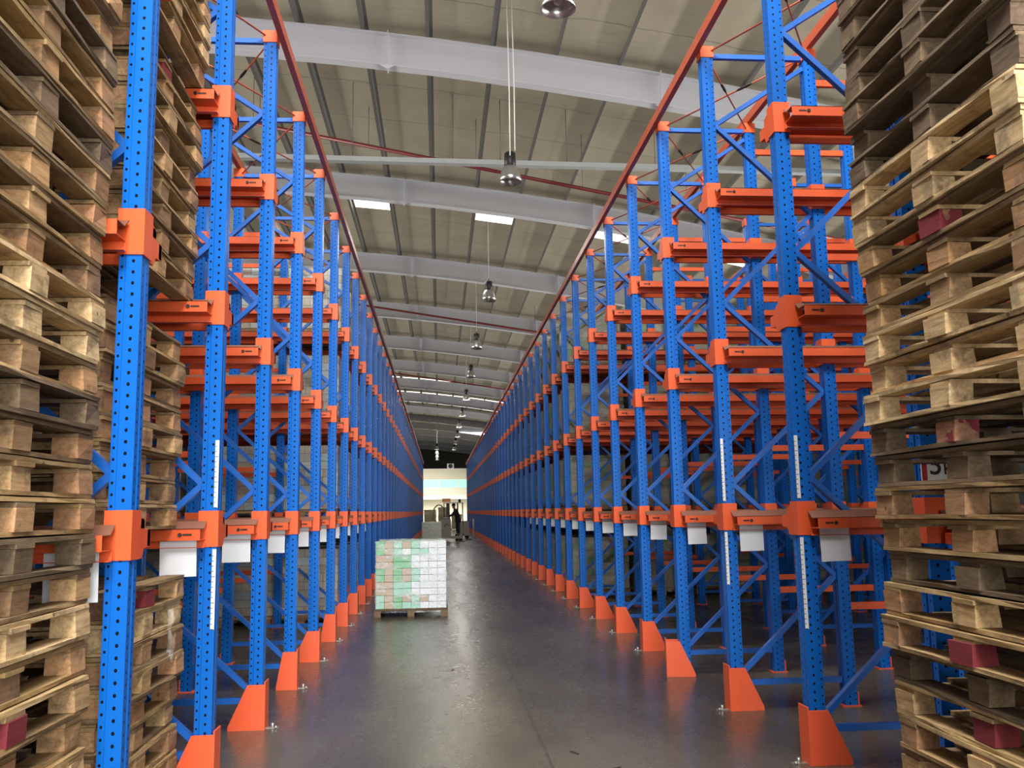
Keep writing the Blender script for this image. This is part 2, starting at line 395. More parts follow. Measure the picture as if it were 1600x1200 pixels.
# office block closing the far end
oy = 109.6
struct('wall_far', MB().box(-22, 16, oy, oy + .25, 5.45, 6.62).box(-22, 16, oy, oy + .25, 3.5, 4.4).box(-22, 16, oy + .6, oy + .8, 0, 3.1), M['cream'])
trim(MB().box(-22, 16, oy - 1.3, oy + .3, 3.05, 3.52), M['band'])
trim(MB().box(-22, 16, oy - .05, oy + 2.2, 6.62, 6.75), M['band'])
for k in range(12):
    x0 = -14.2 + 2.35 * k; nw += 1
    b = MB().box(x0 + .08, x0 + 2.27, oy + .05, oy + .1, 4.43, 5.42)
    struct('window_%d' % nw, b, M['officeglass'])
    trim(MB().box(x0 - .07, x0 + .07, oy - .02, oy + .2, 4.4, 5.45).box(x0, x0 + 2.35, oy - .02, oy + .1, 4.38, 4.43), M['band'])
b = MB()
for z in (3.66, 3.8, 3.94, 4.08, 4.22, 4.36): b.box(-14, 15, oy - 1.28, oy - 1.24, z, z + .03)
for k in range(16): b.box(-14 + 1.9 * k, -13.95 + 1.9 * k, oy - 1.28, oy - 1.23, 3.5, 4.4)
tag(b.build('balcony_railing', M['band']), 'long pale railing in front of the upper office windows at the far end', 'railing')
# air-conditioning box on the office roof
ac = thing('air_conditioner', (1.35, oy + .7, 6.75), 'small white air conditioner box with a round fan on the far office roof', 'air conditioner')
MB().box(-.42, .42, -.3, .3, 0, .62).build('casing', M['white'], ac)
MB().lathe([(0, 0), (.24, 0), (.26, .02), (.26, .03)], n=20).build('fan', M['black'], ac, (0, -.31, .31)).rotation_euler.x = R(90)

# ------------------------------------------------------------------ drive-in racks
XL, XR, YL0, YR0, S = 1.356, 2.297, 4.009, 5.576, 1.5
LV = (1.479, 2.808, 4.136); TOP = 5.434
DP = (0, .90, 1.94, 2.84, 3.88, 4.78, 5.82, 6.72)
NODE_F = (.27, 1.74, 3.22, 4.77); NODE_R = (1.0, 2.48, 4.0, 5.30)
def post_mb(g, h, mb=None, dx=0, m=0):
    poly = [(-.05, -.05), (.018, -.05), (.022, -.043), (.05, -.043), (.05, .043), (.022, .043), (.018, .05), (-.05, .05),
            (-.05, .010), (-.044, .006), (-.044, -.006), (-.05, -.010)]
    return (mb or MB()).prism([(x * g + dx, y) for x, y in poly], 'z', .0, h, m)
ARM = [(.055, .08), (.10, .08), (.145, .062), (.15, .02), (.235, .02), (.235, -.055), (.15, -.062), (.125, -.105), (.055, -.105)]
def bracket_mb(g, mb=None, dx=0, z=0, m=0):
    b = mb or MB(); e = .058; h = .105
    b.box(dx - e, dx + e, -e, -.0505, z - h, z + h, m).box(dx - e, dx + e, .0505, e, z - h, z + h, m)
    b.box(dx - g * e, dx - g * .0505, -.0505, .0505, z - h, z + h, m)
    for s in (1,):
        b.prism([(y * s, zz + z) for y, zz in ARM], 'x', dx - .045 * g, dx - .030 * g, m)
        b.prism([(y * s, zz + z) for y, zz in ARM], 'x', dx + .030 * g, dx + .045 * g, m)
        b.box(dx - .045 * g, dx + .045 * g, s * .195, s * .238, z - .054, z + .019, m)
        b.box(dx - .045 * g, dx + .045 * g, s * .10, s * .146, z + .025, z + .068, m)
    return b
def rail_mb(g, s, x0, x1, z, mb=None, mo=0, md=1, slots=True):
    """pallet rail on side s (+-y) of the frame"""
    b = mb or MB(); x0 *= g; x1 *= g
    if s < 0: x0 = g * .004
    b.prism([(s * .075, z + .045), (s * .125, z + .004), (s * .125, z + .0), (s * .075, z + .037)], 'x', x0, x1, md)
    b.prism([(s * .125, z + .004), (s * .22, z + .004), (s * .22, z), (s * .125, z)], 'x', x0, x1, md)
    b.prism([(s * .22, z + .004), (s * .22, z - .062), (s * .215, z - .062), (s * .215, z)], 'x', x0, x1, mo)
    b.prism([(s * .215, z - .058), (s * .215, z - .062), (s * .10, z - .062), (s * .10, z - .058)], 'x', x0, x1, mo)
    b.prism([(s * .10, z - .058), (s * .104, z - .058), (s * .104, z - .103), (s * .10, z - .103)], 'x', x0, x1, mo)
    b.prism([(s * .10, z - .103), (s * .135, z - .103), (s * .135, z - .107), (s * .10, z - .107)], 'x', x0, x1, mo)
    return b
def guard_mb(g, wb=.19, wt=.055, h=.32, mb=None, m=0):
    b = mb or MB()
    b.box(-g * .075, -g * .067, -.072, .072, 0, h + .02, m)
    for y0, y1 in ((-.072, -.064), (.064, .072)):
        b.prism([(-g * .067, 0), (g * wb, 0), (g * wb, .03), (g * wt, h), (-g * .067, h)], 'y', y0, y1, m)
    b.box(-g * .067, g * wb * .9, -.064, .064, .0, .006, m)
    return b
PM = {-1: M['postL'], 1: M['postR']}
CACHE = {}
def cm(key, fn, mats):
    if key not in CACHE: CACHE[key] = fn().mesh(key[0], mats)
    return CACHE[key]
def full_frame(g, n):
    """prototype of a near upright frame"""
    root = thing('rack_frame', (0, 0, 0), 'x', 'rack frame')
    def P(name, key, fn, m, parent=None, loc=(0, 0, 0)):
        o = link(name, cm((name, g) + key, fn, m), parent or root, loc); part(o, parent or root); return o
    DEEP = DP[:n]
    for i, d in enumerate(DEEP):
        po = P('post', (0,), lambda: post_mb(g, TOP + .02), PM[g], None, (g * d, 0, 0))
        for z in LV: P('level_bracket', (0,), lambda: bracket_mb(g), M['orange'], po, (0, 0, z))
        P('post_cap', (0,), lambda: MB().box(-.058, .058, -.058, .058, -.10, .0), M['orange'], po, (0, 0, TOP + .03))
        if i == 0:
            P('foot_guard', (0,), lambda: guard_mb(g), M['guard'], po)
            P('anchor_bolt', (0,), lambda: MB().tube([(-g * .12, .0, 0), (-g * .12, .0, .035)], .012).tube([(-g * .15, -.03, 0), (-g * .15, -.03, .02)], .010).box(-g * .165, -g * .076, -.02, .02, 0, .004), M['bolt'], po)
        else:
            P('base_plate', (1,), lambda: MB().box(-.075, .075, -.06, .06, 0, .01).box(g * .052, g * .062, -.05, .05, 0, .11), M['guard'], po)
    for z in LV:
        for s in (-1, 1):
            P('pallet_rail', (s, n), lambda: rail_mb(g, s, -.02, DEEP[-1] + .08, 0).box(g * .05, g * .10, s * .2202, s * .2212, -.036, -.024, 2).tube([(g * .115, s * .2202, -.03), (g * .115, s * .227, -.03)], .012, 8, 2),
              [M['rail'], M['dust'], M['slot'], M['bolt']], None, (0, 0, z))
    for j in range(0, n - 1, 2):
        x0, x1 = DEEP[j] * g, DEEP[j + 1] * g
        for k in range(4):
            yo = .0
            P('diagonal_brace', (j, k, 0), lambda: MB().bar((x0 + g * .05, yo, NODE_F[k]), (x1 - g * .05, yo, NODE_R[k]), .045, .035), M['blue'])
            if k < 3: P('diagonal_brace', (j, k, 1), lambda: MB().bar((x1 - g * .05, yo, NODE_R[k]), (x0 + g * .05, yo, NODE_F[k + 1]), .045, .035), M['blue'])
        for z in (.20, TOP - .04): P('horizontal_brace', (j,), lambda: MB().box(x0 + g * .05, x1 - g * .05, -.02, .02, -.02, .02), M['blue'], None, (0, 0, z))
        if j + 2 < n:
            xa, xb = DEEP[j + 1] * g, DEEP[j + 2] * g
            for z in (.76, 2.12, 3.62, 5.17): P('row_spacer', (j,), lambda: MB().box(xa + g * .05, xb - g * .05, -.02, .02, -.028, .028), M['orange'], None, (0, 0, z))
    return root
def far_mesh(g, n=4):
    b = MB()
    for i, d in enumerate(DP[:n]):
        post_mb(g, TOP, b, d * g, 0)
        for z in LV: bracket_mb(g, b, d * g, z, 1)
        b.box(d * g - .058, d * g + .058, -.058, .058, TOP - .07, TOP + .03, 1)
    guard_mb(g, mb=b, m=2)
    for z in LV:
        for s in (-1, 1): rail_mb(g, s, -.02, DP[n - 1] + .08, z, b, 3, 4)
    for j in range(0, n - 1, 2):
        x0, x1 = DP[j] * g, DP[j + 1] * g
        for k in range(4):
            b.bar((x0, 0, NODE_F[k]), (x1, 0, NODE_R[k]), .045, .035, 5)
            if k < 3: b.bar((x1, 0, NODE_R[k]), (x0, 0, NODE_F[k + 1]), .045, .035, 5)
        for z in (.2, TOP - .04): b.box(x0, x1, -.02, .02, z - .02, z + .02, 5)
    return b.mesh('rack_frame', [PM[g], M['orange'], M['guard'], M['rail'], M['dust'], M['blue']])
NFULL = 12
for g, X0, Y0, side, start in ((-1, -XL, YL0, 'left', 0), (1, XR, YR0, 'right', -1)):
    proto = full_frame(g, 8); fm = far_mesh(g); vis = 0
    for i in range(start, 47):
        x, y = X0, Y0 + S * i
        if i < NFULL:
            o = proto if i == start else copy_tree(proto)
            o.location = (x, y, 0)
            if i == -1: lab = 'blue and orange upright frame glimpsed through the gaps of the tall right pallet stack'; o['label'] = lab; continue
            vis += 1
            if i == 0: lab = 'nearest fully visible blue perforated upright frame of the %s rack, with orange brackets' % side
            else: lab = 'blue upright frame with orange rails, %s from the near end of %s rack' % (ORD[vis], side)
            o['label'] = lab
        else:
            o = link('rack_frame', fm, None, (x, y, 0))
            tag(o, None, 'rack frame')
            o['label'] = 'blue upright frame among the bunched distant ones, %s from the %s rack near end' % (ORD[i + 1], side)
            o['group'] = 'distant frames of the %s rack' % side
# height scales and the knocked guard
def scale_strip(frame, x, z0, z1):
    b = MB().box(x - .011, x + .011, -.0515, -.0525, z0, z1)
    n = int((z1 - z0) / .03)
    for k in range(n): b.box(x - .011, x + (.008 if k % 5 == 0 else -.001), -.0525, -.0529, z0 + k * .03, z0 + k * .03 + .004, 1)
    po = KIDS[frame.name][0]
    part(b.build('height_scale', [M['white'], M['black']], po), po)
FR = {}
for o in bpy.data.objects:
    if o.get('category') == 'rack frame': FR[(1 if o.location.x > 0 else -1, round((o.location.y - (YR0 if o.location.x > 0 else YL0)) / S))] = o
scale_strip(FR[(1, 0)], -.038, .80, 1.36); scale_strip(FR[(1, 0)], -.038, 1.60, 2.0)
scale_strip(FR[(1, 1)], -.038, .95, 1.36); scale_strip(FR[(1, 1)], -.038, 1.60, 2.1)
scale_strip(FR[(-1, 1)], .038, .90, 1.36); scale_strip(FR[(-1, 1)], .038, 1.60, 2.0)
def child(o, name): return [c for c in KIDS[o.name] if c.name.split('.')[0] == name]
gk = child(KIDS[FR[(1, 2)].name][0], 'foot_guard')[0]
gk.location = (-.11, -.03, 0); gk.rotation_euler.z = R(-9); gk['label'] = 'orange foot guard knocked out of line'
for key, (wb, wt) in {(-1, 3): (.11, .055), (-1, 5): (.11, .055), (1, 9): (.12, .055)}.items():
    gk = child(KIDS[FR[key].name][0], 'foot_guard')[0]; gk.data = guard_mb(key[0], wb, wt, .33).mesh('foot_guard', M['guard'])

# tie beams along the tops and rod bracing between them
for g, X0, Y0, side in ((-1, -XL, YL0, 'left'), (1, XR, YR0, 'right')):
    ys, ye = Y0 - S * (0 if g < 0 else 2) - .3, Y0 + 46 * S + .1
    for k, d in enumerate((0, .90, 2.84, 4.78)):
        x = X0 + g * d - (g * .085 if k == 0 else 0)
        zz = TOP + .035 if k == 0 else TOP + .075
        nm = ('along the aisle edge', 'along the second row of posts', 'along the fourth row of posts', 'along the sixth row of posts')[k]
        tag(MB().box(x - .025, x + .025, ys, ye, zz - .045, zz + .045).build('tie_beam', M['tie']), 'long rust red tie beam topping the %s rack %s' % (side, nm), 'tie beam')
    for i in range(-1 if g > 0 else 0, 46):
        if i > 24: break
        ya, yb = Y0 + S * i, Y0 + S * (i + 1)
        if i < 0: lab = 'pair of thin crossed red brace rods on top of the first right rack bay'
        else: lab = 'pair of crossed red brace rods topping the %s bay of the %s rack' % (ORD[i + 1], side)
        t = thing('cross_bracing', (X0, ya, TOP - .03), lab, 'bracing', None if i < 14 else None)
        for a, b_ in (((g * .03, .04, 0), (g * .87, S - .04, 0)), ((g * .87, .04, .018), (g * .03, S - .04, .018))):
            pa, pb = Vector(a), Vector(b_)
            r = MB().tube([pa, pb], .0075, 6).build('rod', M['tie'], t)
            c = pa.lerp(pb, .38); d = (pb - pa).normalized()
            if i < 10: MB().tube([c - d * .09, c - d * .05, c + d * .05, c + d * .09], [.008, .013, .013, .008], 8).build('turnbuckle', M['slot'], r)
# white sheets hanging under the first-level rails
for g, X0, Y0, side, n in ((-1, -XL, YL0, 'left', 10), (1, XR, YR0, 'right', 13)):
    for i in range(n):
        x = X0 + g * .045; sw = (.20 if g < 0 else .18) + .01 * random.random()
        if g < 0 and i == 0: sw = .22
        o = MB().box(0, g * sw, -.0015, 0, -.205, 0).build('paper_sign', M['sheet'], None, (x, Y0 + S * i - .13, LV[0] - .063))
        o.rotation_euler = (0, R(random.uniform(-1.5, 1.5)), 0)
        tag(o, 'blank white square sheet on the low rail beside the %s %s rack post' % (ORD[i + 1] if i else 'nearest', side), 'sign', 'white sheets under the %s rack rails' % side)

# ------------------------------------------------------------------ empty wooden pallets
PLN, PW, PH = 1.20, .98, .1358
def board(b, x0, x1, y0, y1, z0, z1, rnd, m=0, along='y'):
    """a slightly bowed, uneven plank"""
    n = 6; J = lambda a: rnd.uniform(-a, a); bow = J(.004)
    rings = []
    e0, e1 = J(.006), J(.006)
    for i in range(n + 1):
        t = i / n; dz = bow * math.sin(math.pi * t); j = [J(.0036) for _ in range(4)]
        if along == 'y':
            y = y0 + (y1 - y0) * t + (e0 if i == 0 else e1 if i == n else 0)
            rings.append([(x0 + j[0], y, z0 + dz + .0007), (x1 + j[1], y, z0 + dz + .0007), (x1 + j[2], y, z1 + dz - abs(j[0]) * .8), (x0 + j[3], y, z1 + dz - abs(j[1]) * .8)])
        else:
            x = x0 + (x1 - x0) * t + (e0 if i == 0 else e1 if i == n else 0)
            rings.append([(x, y1 + j[0], z0 + dz + .0007), (x, y0 + j[1], z0 + dz + .0007), (x, y0 + j[2], z1 + dz - abs(j[0]) * .8), (x, y1 + j[3], z1 + dz - abs(j[1]) * .8)])
    vs = [v for r in rings for v in r]; fs = [(3, 2, 1, 0), tuple(n * 4 + k for k in range(4))]
    for i in range(n):
        for k in range(4): fs.append((i * 4 + k, i * 4 + (k + 1) % 4, i * 4 + 4 + (k + 1) % 4, i * 4 + 4 + k))
    fs = [f[::-1] for f in fs] if along == 'y' else [f[::-1] for f in fs]
    b.add(vs, fs, m)
BX = ((0, .10), (.44, .145), (PW - .10, .10))          # x start, width of the three block columns
BY = ((0, .135), (PLN / 2 - .0675, .135), (PLN - .135, .135))
BLOCKS = []
for v in range(5):
    rnd = random.Random(50 + v); b = MB(); e = .05; J = lambda: rnd.uniform(-.0055, .0055)
    vs = []
    for z in (-.0402, .0402):
        for (x, y) in ((-.05, -.0675), (.05, -.0675), (.05, .0675), (-.05, .0675)): vs.append((x + J(), y + J(), z))
    # chipped corner: cut a vertical edge
    b.add(vs, [(0, 3, 2, 1), (4, 5, 6, 7), (0, 1, 5, 4), (1, 2, 6, 5), (2, 3, 7, 6), (3, 0, 4, 7)])
    BLOCKS.append(b.mesh('block', M['wood_block']))
def make_pallet(v):
    rnd = random.Random(90 + v)
    root = thing('wooden_pallet', (0, 0, 0), 'x', 'pallet')
    def add(o, p=root): part(o, p); return o
    b = MB()
    widths = [.145, .10, .145, .10, .145] if v % 2 else [.10, .12, .14, .12, .10]
    gap = (PW - sum(widths)) / (len(widths) - 1); x = 0
    for w_ in widths: board(b, x, x + w_, 0, PLN, .1168, PH - .0005, rnd); x += w_ + gap
    add(b.build('top_deck', M['wood_deck'], root))
    for y, w_ in BY: b = MB(); board(b, 0, PW, y, y + w_, .0986, .1168, rnd, 0, 'x'); add(b.build('stringer_board', M['wood_deck'], root))
    for x, w_ in BX: b = MB(); board(b, x + J(), x + w_ + J(), 0, PLN, 0, .018, rnd); add(b.build('bottom_board', M['wood_deck'], root))
    for x, wx in BX:
        for y, wy in BY:
            o = link('block', BLOCKS[rnd.randrange(5)], root, (x + wx / 2 + rnd.uniform(-.008, .008), y + wy / 2 + rnd.uniform(-.008, .008), .018 + .0402))
            if wx > .12: o.scale.x = 1.4
            add(o)
    return root
def J(): return random.uniform(-.004, .004)
PROTO = [make_pallet(v) for v in range(6)]; used = [False] * 6
RED = mat; 
def red_variant(o, which):
    for c in KIDS[o.name]:
        if c.name.split('.')[0] == 'block':
            if abs(c.location.y - which[1]) < .1 and abs(c.location.x - which[0]) < .1:
                c.data = c.data.copy(); c.data.materials[0] = M['wood_red']; c['label'] = 'red painted block'
VC = {}
def variant(o, key):
    for c in KIDS[o.name]:
        k = (c.data.name, key)
        if k not in VC: VC[k] = c.data.copy(); VC[k].materials[0] = M[key]
        c.data = VC[k]
def stack(x0, y0, z0, n, edge, desc, grp, jx=.02, jy=.018, reds=(), pales=(), olds=(), lean=0):
    """edge: +1 when the aisle face of the stack is its x1 side"""
    vis = 0
    for i in range(n):
        v = random.randrange(6)
        if not used[v]: o = PROTO[v]; used[v] = True
        else: o = copy_tree(PROTO[v])
        x = x0 + random.uniform(-jx, jx) + lean * i; y = y0 + random.uniform(-jy, jy)
        o.location = (x, y, z0 + i * PH); o.rotation_euler.z = R(random.uniform(-.9, .9))
        xe = x0 + (PW if edge > 0 else 0); s = ''
        u, vpx = project(xe, y0 + PLN, z0 + i * PH + PH / 2)
        if 0 < vpx < 1200: vis += 1
        if i in reds: (variant(o, 'wood_old') if i in olds else None); red_variant(o, ((PW - .05) if edge > 0 else .05, PLN / 2)); s = ' with red middle block'
        elif i in pales: variant(o, 'wood_pale'); s = ' of pale pine'
        elif i in olds: variant(o, 'wood_old')
        if 0 < vpx < 1200: lab = 'wooden pallet%s, %s visible from bottom, %s' % (s, ORD[vis], desc)
        elif vpx <= 0: lab = 'wooden pallet, %s from the base, %s' % (ORD[i + 1], desc)
        else: lab = 'wooden pallet, %s from the base, %s' % (ORD[i + 1], desc)
        o['label'] = lab; o['group'] = grp
stack(-1.39 - PW, 2.56, 0, 32, 1, 'tall left edge stack', 'tall pallet stack at the left edge', reds=(6, 3), pales=(8, 17, 16), olds=(10, 14, 22, 25))
stack(1.95, 2.64, 0, 32, -1, 'tall right edge stack', 'tall pallet stack at the right edge', reds=(19, 13, 7, 5), pales=(14, 15, 16, 20, 21), olds=(0, 2, 6, 9, 12, 13, 22, 23, 24, 25, 26, 27, 28, 29, 30, 31), lean=-.002)
stack(-1.47 - PW, 4.16, .002, 9, 1, 'floor stack behind nearest left post', 'pallets on the floor of the first left bay', reds=(8,), pales=(7,))
stack(-1.52 - PW, 4.15, LV[0] + .006, 8, 1, 'first left bay lowest stack', 'pallets on the lowest rails of the first left bay')
stack(-1.46 - PW, 4.16, LV[1] + .006, 9, 1, 'first left bay middle stack', 'pallets on the middle rails of the first left bay', reds=(8,))
stack(-1.41 - PW, 4.15, LV[2] + .006, 8, 1, 'first left bay top stack', 'pallets on the top rails of the first left bay')
# remnant of film hanging on the floor stack
b = MB(); rr = random.Random(3)
pts = [(0, 0, 0), (.01, .008, -.05), (-.006, .012, -.11), (.012, .01, -.17), (.004, .014, -.23), (.016, .012, -.28)]
b.tube(pts, [.012, .02, .010, .018, .022, .004], 7)
tag(b.build('film_remnant', M['wrap'], None, (-1.452, 5.08, 1.06)), 'torn strip of clear plastic film dangling on the floor pallet stack', 'plastic film')
# speed sign behind the right stack
t = thing('speed_sign', (2.235, 4.02, 1.605), 'white speed sign with a red border glimpsed through the right pallet stack', 'sign')
MB().box(-.0, .27, -.008, 0, 0, .22).build('plate', [M['white']], t)
MB().box(0, .27, -.010, -.008, .195, .22).box(0, .27, -.010, -.008, 0, .025).box(0, .025, -.010, -.008, .025, .195).box(.245, .27, -.010, -.008, .025, .195).build('border', mat('sign red', (.45, .02, .02), .5), t)
def text_obj(body, size, parent, loc, m, name='lettering'):
    c = bpy.data.curves.new('t', 'FONT'); c.body = body; c.size = size; c.extrude = .0006; c.offset = .0012
    o = bpy.data.objects.new('t', c); COL.objects.link(o)
    dg = bpy.context.evaluated_depsgraph_get(); me = bpy.data.meshes.new_from_object(o.evaluated_get(dg))
    bpy.data.objects.remove(o); me.materials.clear(); me.materials.append(m)
    q = link(name, me, parent, loc); q.rotation_euler = (R(90), 0, 0); return q
text_obj('5', .13, t, (.035, -.0095, .085), M['black']); text_obj('Km/h', .072, t, (.105, -.0095, .085), M['black'])

# ------------------------------------------------------------------ wrapped loads
def load_base(root, w, d, m):
    b = MB(); rnd = random.Random(5)
    for x in (0, (w - .1) / 2, w - .1): b.box(-w / 2 + x, -w / 2 + x + .1, -d / 2, d / 2, 0, .018)
    for x in (0, (w - .1) / 2, w - .1):
        for y in (0, (d - .12) / 2, d - .12): b.box(-w / 2 + x, -w / 2 + x + .1, -d / 2 + y, -d / 2 + y + .12, .018, .094)
    b.box(-w / 2, w / 2, -d / 2, d / 2, .094, .125)
    return b.build('pallet', M['wood_block'], root)
# the load standing in the aisle
hw, hd, hz = 1.06, 1.06, .099
t = thing('wrapped_pallet_load', (-.435, 14.38, 0), 'green and tan carton load in shiny film standing alone in the aisle', 'pallet load')
pb = load_base(t, 1.10, 1.10, None); pb.data.materials[0] = M['wood_old']
rowpat = ['g,t,m,t,m,p,p,p', 'g,t,m,p,m,m,p,p', 'T,,G,,p,p,p,p', 'T,,G,,p,p,p,p', 'g,t,g,t,m,p,p,p', 'g,t,g,t,m,p,p,p', 'T,,M,,p,P,,p', 'T,,M,,p,P,,p', 'm,t,g,t,m,t,p,p', 'm,t,g,m,m,p,p,p']  # pale cells toward the right also stand for glare on the film
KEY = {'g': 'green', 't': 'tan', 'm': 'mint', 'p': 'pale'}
cw = hw / 8
for ri, row in enumerate(rowpat[::-1]):
    z0 = .127 + ri * hz; cells = row.split(','); k = 0; inset = .006 * (ri % 2)
    while k < 8:
        n = 2 if cells[k].isupper() else 1
        x0 = -hw / 2 + k * cw; dd = random.uniform(0, .006)
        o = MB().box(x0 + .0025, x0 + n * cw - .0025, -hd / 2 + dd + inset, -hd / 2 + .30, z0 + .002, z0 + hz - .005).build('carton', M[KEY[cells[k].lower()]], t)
        k += n
b = MB(); rnd = random.Random(8)
for ri in range(10):
    z0 = .127 + ri * hz
    for k in range(8):
        for q in range(4):
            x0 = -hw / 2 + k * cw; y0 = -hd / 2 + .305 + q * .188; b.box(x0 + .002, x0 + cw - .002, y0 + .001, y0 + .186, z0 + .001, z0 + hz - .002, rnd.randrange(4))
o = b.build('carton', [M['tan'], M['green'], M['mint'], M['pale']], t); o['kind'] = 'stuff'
b = MB(); nx, nz = 26, 22; vs = []; fs = []
e = .009
ring = [(-hw / 2 - e, -hd / 2 - e), (hw / 2 + e, -hd / 2 - e), (hw / 2 + e, hd / 2 + e), (-hw / 2 - e, hd / 2 + e)]
rp = []
for a in range(4):
    p, q = Vector(ring[a]), Vector(ring[(a + 1) % 4])
    rp += [p.lerp(q, j / nx) for j in range(nx)]
for iz in range(nz + 1):
    z = .07 + (1.13 - .07) * iz / nz
    for p in rp:
        s_ = 1 + random.uniform(-.002, .006); vs.append((p.x * s_, p.y * s_, z))
N = len(rp)
for iz in range(nz):
    for j in range(N): fs.append((iz * N + j, iz * N + (j + 1) % N, (iz + 1) * N + (j + 1) % N, (iz + 1) * N + j))
b.add(vs, fs, 0, True)
fwrap = wrap_mat('shiny crinkled film', .6, .45)
b.build('stretch_wrap', fwrap, t)
# loads in the racks
LW = (1.02, 1.10)
def rack_load(g, cm_, full):
    m = cm_; root = None
    b = MB(); x, y = LW[0] / 2, LW[1] / 2; z = .134
    rnd = random.Random(21)
    for r in range(8): e = rnd.uniform(0, .008); b.box(-x + e, x - e, -y + e, y - e, z + r * .115 + .001, z + r * .115 + .1145)
    return b
LM = {}
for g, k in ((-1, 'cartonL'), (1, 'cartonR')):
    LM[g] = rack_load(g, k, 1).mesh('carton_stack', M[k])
b = MB(); x, y = LW[0] / 2 + .006, LW[1] / 2 + .006
b.add([(-x, -y, .06), (x, -y, .06), (x, y, .06), (-x, y, .06), (-x, -y, 1.06), (x, -y, 1.06), (x, y, 1.06), (-x, y, 1.06)],
      [(0, 1, 5, 4), (1, 2, 6, 5), (2, 3, 7, 6), (3, 0, 4, 7)])
WRAPM = b.mesh('stretch_wrap', M['wrap'])
tmp = load_base(None, LW[0] + .02, LW[1] + .02, None); PALM = tmp.data; bpy.data.objects.remove(tmp)
bb = MB()
FARM = {}
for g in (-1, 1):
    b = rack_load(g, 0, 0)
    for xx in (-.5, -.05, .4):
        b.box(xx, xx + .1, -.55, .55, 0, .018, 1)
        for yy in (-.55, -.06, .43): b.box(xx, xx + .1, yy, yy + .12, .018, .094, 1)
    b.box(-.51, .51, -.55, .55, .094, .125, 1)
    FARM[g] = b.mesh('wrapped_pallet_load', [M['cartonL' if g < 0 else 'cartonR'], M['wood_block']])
LN = ('on the floor', 'on lowest rails', 'on middle rails', 'on top rails')
for g, X0, Y0, side, first in ((-1, -XL, YL0, 'left', 6), (1, XR, YR0, 'right', 7)):
    for i in range(first, first + 21):
        for lv in range(4):
            z = 0 if lv == 0 else LV[lv - 1] + .006
            for dk in range(6 if i == first else (2 if i < first + 8 else 1)):
                if g < 0 and i == first and lv == 0 and dk == 4: continue
                x = X0 + g * (.10 + LW[0] / 2 + dk * 1.12) + random.uniform(-.02, .02); y = Y0 + S * i + .75 + random.uniform(-.015, .015)
                if dk == 0:
                    dn = 'nearest the aisle'
                else: dn = '%s from the aisle' % ORD[dk + 1]
                if i == first:
                    o = thing('wrapped_pallet_load', (x, y, z), '%s wrapped load %s, %s, first filled %s lane' % ('pale' if g < 0 else 'drab green', LN[lv], dn, side), 'pallet load', 'wrapped loads in the %s rack' % side)
                    for nm, me in (('pallet', PALM), ('carton_stack', LM[g]), ('stretch_wrap', WRAPM)): link(nm, me, o)
                else:
                    o = link('wrapped_pallet_load', FARM[g], None, (x, y, z))
                    tag(o, 'wrapped load %s, %s, %s filled lane of the %s rack' % (LN[lv], dn, ORD[i - first + 1], side), 'pallet load', 'wrapped loads in the %s rack' % side)
                o.rotation_euler.z = R(random.uniform(-.6, .6))

# ------------------------------------------------------------------ hanging lamps, cable tray, pipes
LAMPS = [(1.48, 10.14), (1.35, 15.99), (1.467, 25.5), (1.43, 33.3), (1.47, 40.65), (1.5, 49.0), (1.5, 57.6), (1.45, 65.3), (1.5, 73.8), (1.49, 81.6), (1.47, 89.3)]
def lamp(x, y, z, label, lit, group=None):
    t = thing('high_bay_lamp', (x, y, z), label, 'lamp', group)
    MB().lathe([(.09, .32), (.125, .30), (.165, .22), (.20, .10), (.218, 0), (.212, 0), (.19, .10), (.155, .21), (.085, .29)], n=28).build('reflector', M['alu'], t)
    MB().lathe([(0, .585), (.08, .585), (.105, .56), (.11, .34), (.085, .31), (0, .31)], n=20).build('ballast_housing', M['black'], t)
    MB().lathe([(0, .06), (.05, .08), (.065, .16), (.04, .26), (0, .28)][::1], n=16).build('bulb', M['lampglow'] if lit else M['white'], t)
    MB().tube([(0, 0, .58), (0, 0, .66)], .012, 8).build('hook', M['black'], t)
    MB().tube([(0, 0, .65), (0.004, 0, roof_z(x) - z)], .008, 6).build('suspension_cable', M['galv'], t)
    if lit:
        l = bpy.data.lights.new('bulb_light', 'POINT'); l.energy = 42; l.shadow_soft_size = .12; l.color = (1, .95, .92)
        q = bpy.data.objects.new('bulb_light', l); COL.objects.link(q); q.parent = t; q.location = (0, 0, -.02)
for i, (x, y) in enumerate(LAMPS):
    if i == 0: lab = 'high bay lamp cut by the top edge of the picture above the aisle'
    elif i == 1: lab = 'high bay lamp hanging just below the galvanised cable tray'
    else: lab = 'bell shaped high bay lamp over the aisle, %s along the row from the near end' % ORD[i + 1]
    lamp(x, y, 7.63, lab, i >= 5, 'high bay lamps over the aisle')
for i, yy in enumerate((88, 95, 101, 106)):
    lamp(-.25, yy, 7.6, 'lit lamp of the tight cluster above the far bay, %s from the near side' % ORD[i + 1], True, 'lit lamps above the far bay')
